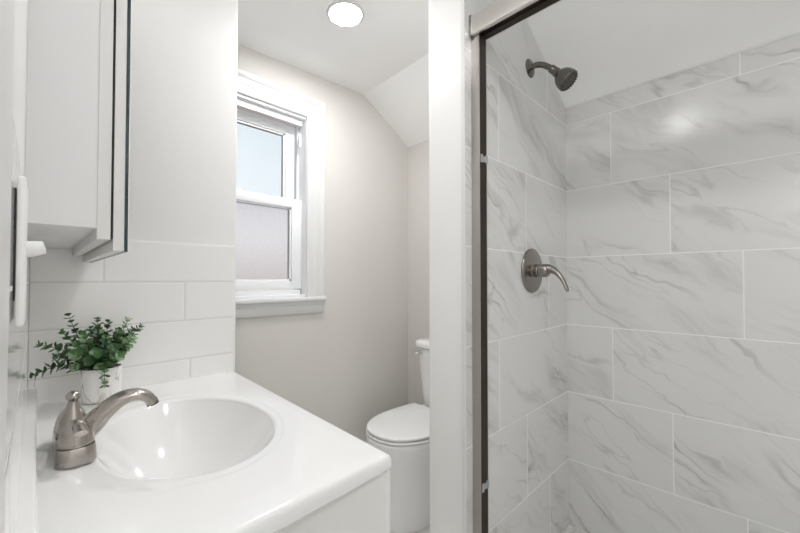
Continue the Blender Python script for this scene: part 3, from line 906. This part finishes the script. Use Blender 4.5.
# rounded outer face
hp = [(HX0 + 0.006, HZ0), (HX0 + 0.0015, HZ0 + 0.003), (HX0, HZ0 + 0.010), (HX0, HZ1 - 0.010), (HX0 + 0.0015, HZ1 - 0.003), (HX0 + 0.006, HZ1), (HX1, HZ1), (HX1, HZ0 + 0.004), (HX1 - 0.004, HZ0 + 0.004), (HX1 - 0.004, HZ1 - 0.004), (HX0 + 0.012, HZ1 - 0.004), (HX0 + 0.012, HZ0)]
add_prism(bm, hp, -0.879, YS - 0.006, axis='y')
hd = link('header', bm, M['alu'], sf, 30)
link('end_cap', prism([(HX0 - 0.0005, HZ0 - 0.0005), (HX0 - 0.0005, HZ1 + 0.0005), (HX1, HZ1 + 0.0005), (HX1, HZ0 - 0.0005)], YS - 0.009, YS - 0.0005, axis='y'), M['nickel'], hd, 0)
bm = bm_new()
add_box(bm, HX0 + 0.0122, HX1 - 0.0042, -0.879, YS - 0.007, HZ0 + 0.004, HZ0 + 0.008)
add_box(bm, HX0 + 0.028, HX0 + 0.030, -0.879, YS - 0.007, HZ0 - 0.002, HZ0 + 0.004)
link('track_shade', bm, M['dark_brown'], sf, 0)  # dark strips standing in for the shade up inside the header
bm = bm_new()
add_box(bm, 0.952, 1.006, -0.879, YS - 0.001, 0.10, 0.112, bevel=0.002)
add_box(bm, 0.962, 0.965, -0.879, YS - 0.001, 0.112, 0.128)
add_box(bm, 0.990, 0.993, -0.879, YS - 0.001, 0.112, 0.128)
link('bottom_track', bm, M['alu'], sf, 0)
for z in (EYE + 0.376, EYE - 0.634):
    bm = bm_new()
    add_box(bm, JX0 + 0.006, JX0 + 0.015, JY - 0.0035, JY + 0.001, z - 0.013, z + 0.013, bevel=0.001)
    add_box(bm, JX1 - 0.011, JX1 - 0.0005, JY - 0.0035, JY + 0.001, z - 0.010, z + 0.014, bevel=0.001)
    add_box(bm, JX0 + 0.015, JX1 - 0.011, JY - 0.0012, JY + 0.001, z - 0.009, z + 0.009)
    link('door_bumper', bm, M['grey_clip'], sf, 0)
# the far jamb at the end wall of the shower
link('end_jamb', box(JX0, JX1, -0.879, -0.852, 0.112, EYE + 0.763), M['alu'], sf, 0)

# ------------------------------------------------------------------ shower head
SX = 1.365
sh = thing('showerhead', 'brushed nickel shower head high on the marble tile wall', 'shower head', (SX, YS, EYE + 0.834))
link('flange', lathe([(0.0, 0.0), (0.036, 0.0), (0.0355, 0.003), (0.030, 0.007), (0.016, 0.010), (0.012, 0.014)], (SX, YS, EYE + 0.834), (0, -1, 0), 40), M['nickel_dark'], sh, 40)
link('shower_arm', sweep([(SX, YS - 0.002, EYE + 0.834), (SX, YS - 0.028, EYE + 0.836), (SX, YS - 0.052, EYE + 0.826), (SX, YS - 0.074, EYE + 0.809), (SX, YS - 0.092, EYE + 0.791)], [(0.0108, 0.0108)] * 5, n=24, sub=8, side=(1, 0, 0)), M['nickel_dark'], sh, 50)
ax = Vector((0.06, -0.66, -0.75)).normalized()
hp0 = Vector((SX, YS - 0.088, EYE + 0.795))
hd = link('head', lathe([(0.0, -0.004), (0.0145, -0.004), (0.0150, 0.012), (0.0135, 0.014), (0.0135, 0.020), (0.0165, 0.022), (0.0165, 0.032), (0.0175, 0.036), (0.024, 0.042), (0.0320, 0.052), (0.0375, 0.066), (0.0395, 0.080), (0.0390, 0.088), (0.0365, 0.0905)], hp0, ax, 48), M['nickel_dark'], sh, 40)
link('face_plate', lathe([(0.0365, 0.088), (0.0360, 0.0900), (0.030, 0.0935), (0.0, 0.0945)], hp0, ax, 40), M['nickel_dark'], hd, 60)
s_, u_ = frame_for(ax)
bm = bm_new()
for r, k in ((0.0, 1), (0.0085, 6), (0.017, 12), (0.0255, 18), (0.032, 22)):
    for i in range(k):
        a = 2 * math.pi * i / k + r * 40
        o = hp0 + (s_ * math.cos(a) + u_ * math.sin(a)) * r
        add_lathe(bm, [(0.0024, 0.090), (0.0023, 0.0952 - r * 0.02), (0.0012, 0.0962 - r * 0.02)], o, ax, 8)
nz = link('nozzles', bm, M['rubber'], hd, 40)
nz['kind'] = 'stuff'

# ------------------------------------------------------------------ shower valve
VX, VZ = 1.369, EYE + 0.035
sv_ = thing('shower_valve', 'brushed nickel round shower valve with curved lever on the marble tile', 'shower valve', (VX, YS, VZ))
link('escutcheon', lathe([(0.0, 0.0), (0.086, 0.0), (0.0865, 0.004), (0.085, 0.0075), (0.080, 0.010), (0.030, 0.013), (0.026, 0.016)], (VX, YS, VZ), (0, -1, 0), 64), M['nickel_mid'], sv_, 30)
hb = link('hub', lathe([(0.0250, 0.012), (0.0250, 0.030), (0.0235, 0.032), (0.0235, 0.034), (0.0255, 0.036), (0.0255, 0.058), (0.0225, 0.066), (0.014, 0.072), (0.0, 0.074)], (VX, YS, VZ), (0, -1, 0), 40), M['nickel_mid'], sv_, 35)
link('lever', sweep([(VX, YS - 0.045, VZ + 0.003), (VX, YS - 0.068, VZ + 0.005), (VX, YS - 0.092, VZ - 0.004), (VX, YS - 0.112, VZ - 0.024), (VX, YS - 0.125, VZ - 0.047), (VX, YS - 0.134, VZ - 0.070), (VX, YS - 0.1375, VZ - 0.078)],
                    [(0.024, 0.023), (0.021, 0.0185), (0.0150, 0.0120), (0.0115, 0.0085), (0.0105, 0.0070), (0.0100, 0.0062), (0.0055, 0.0035)], n=28, sub=8, side=(1, 0, 0)), M['nickel_mid'], hb, 50)
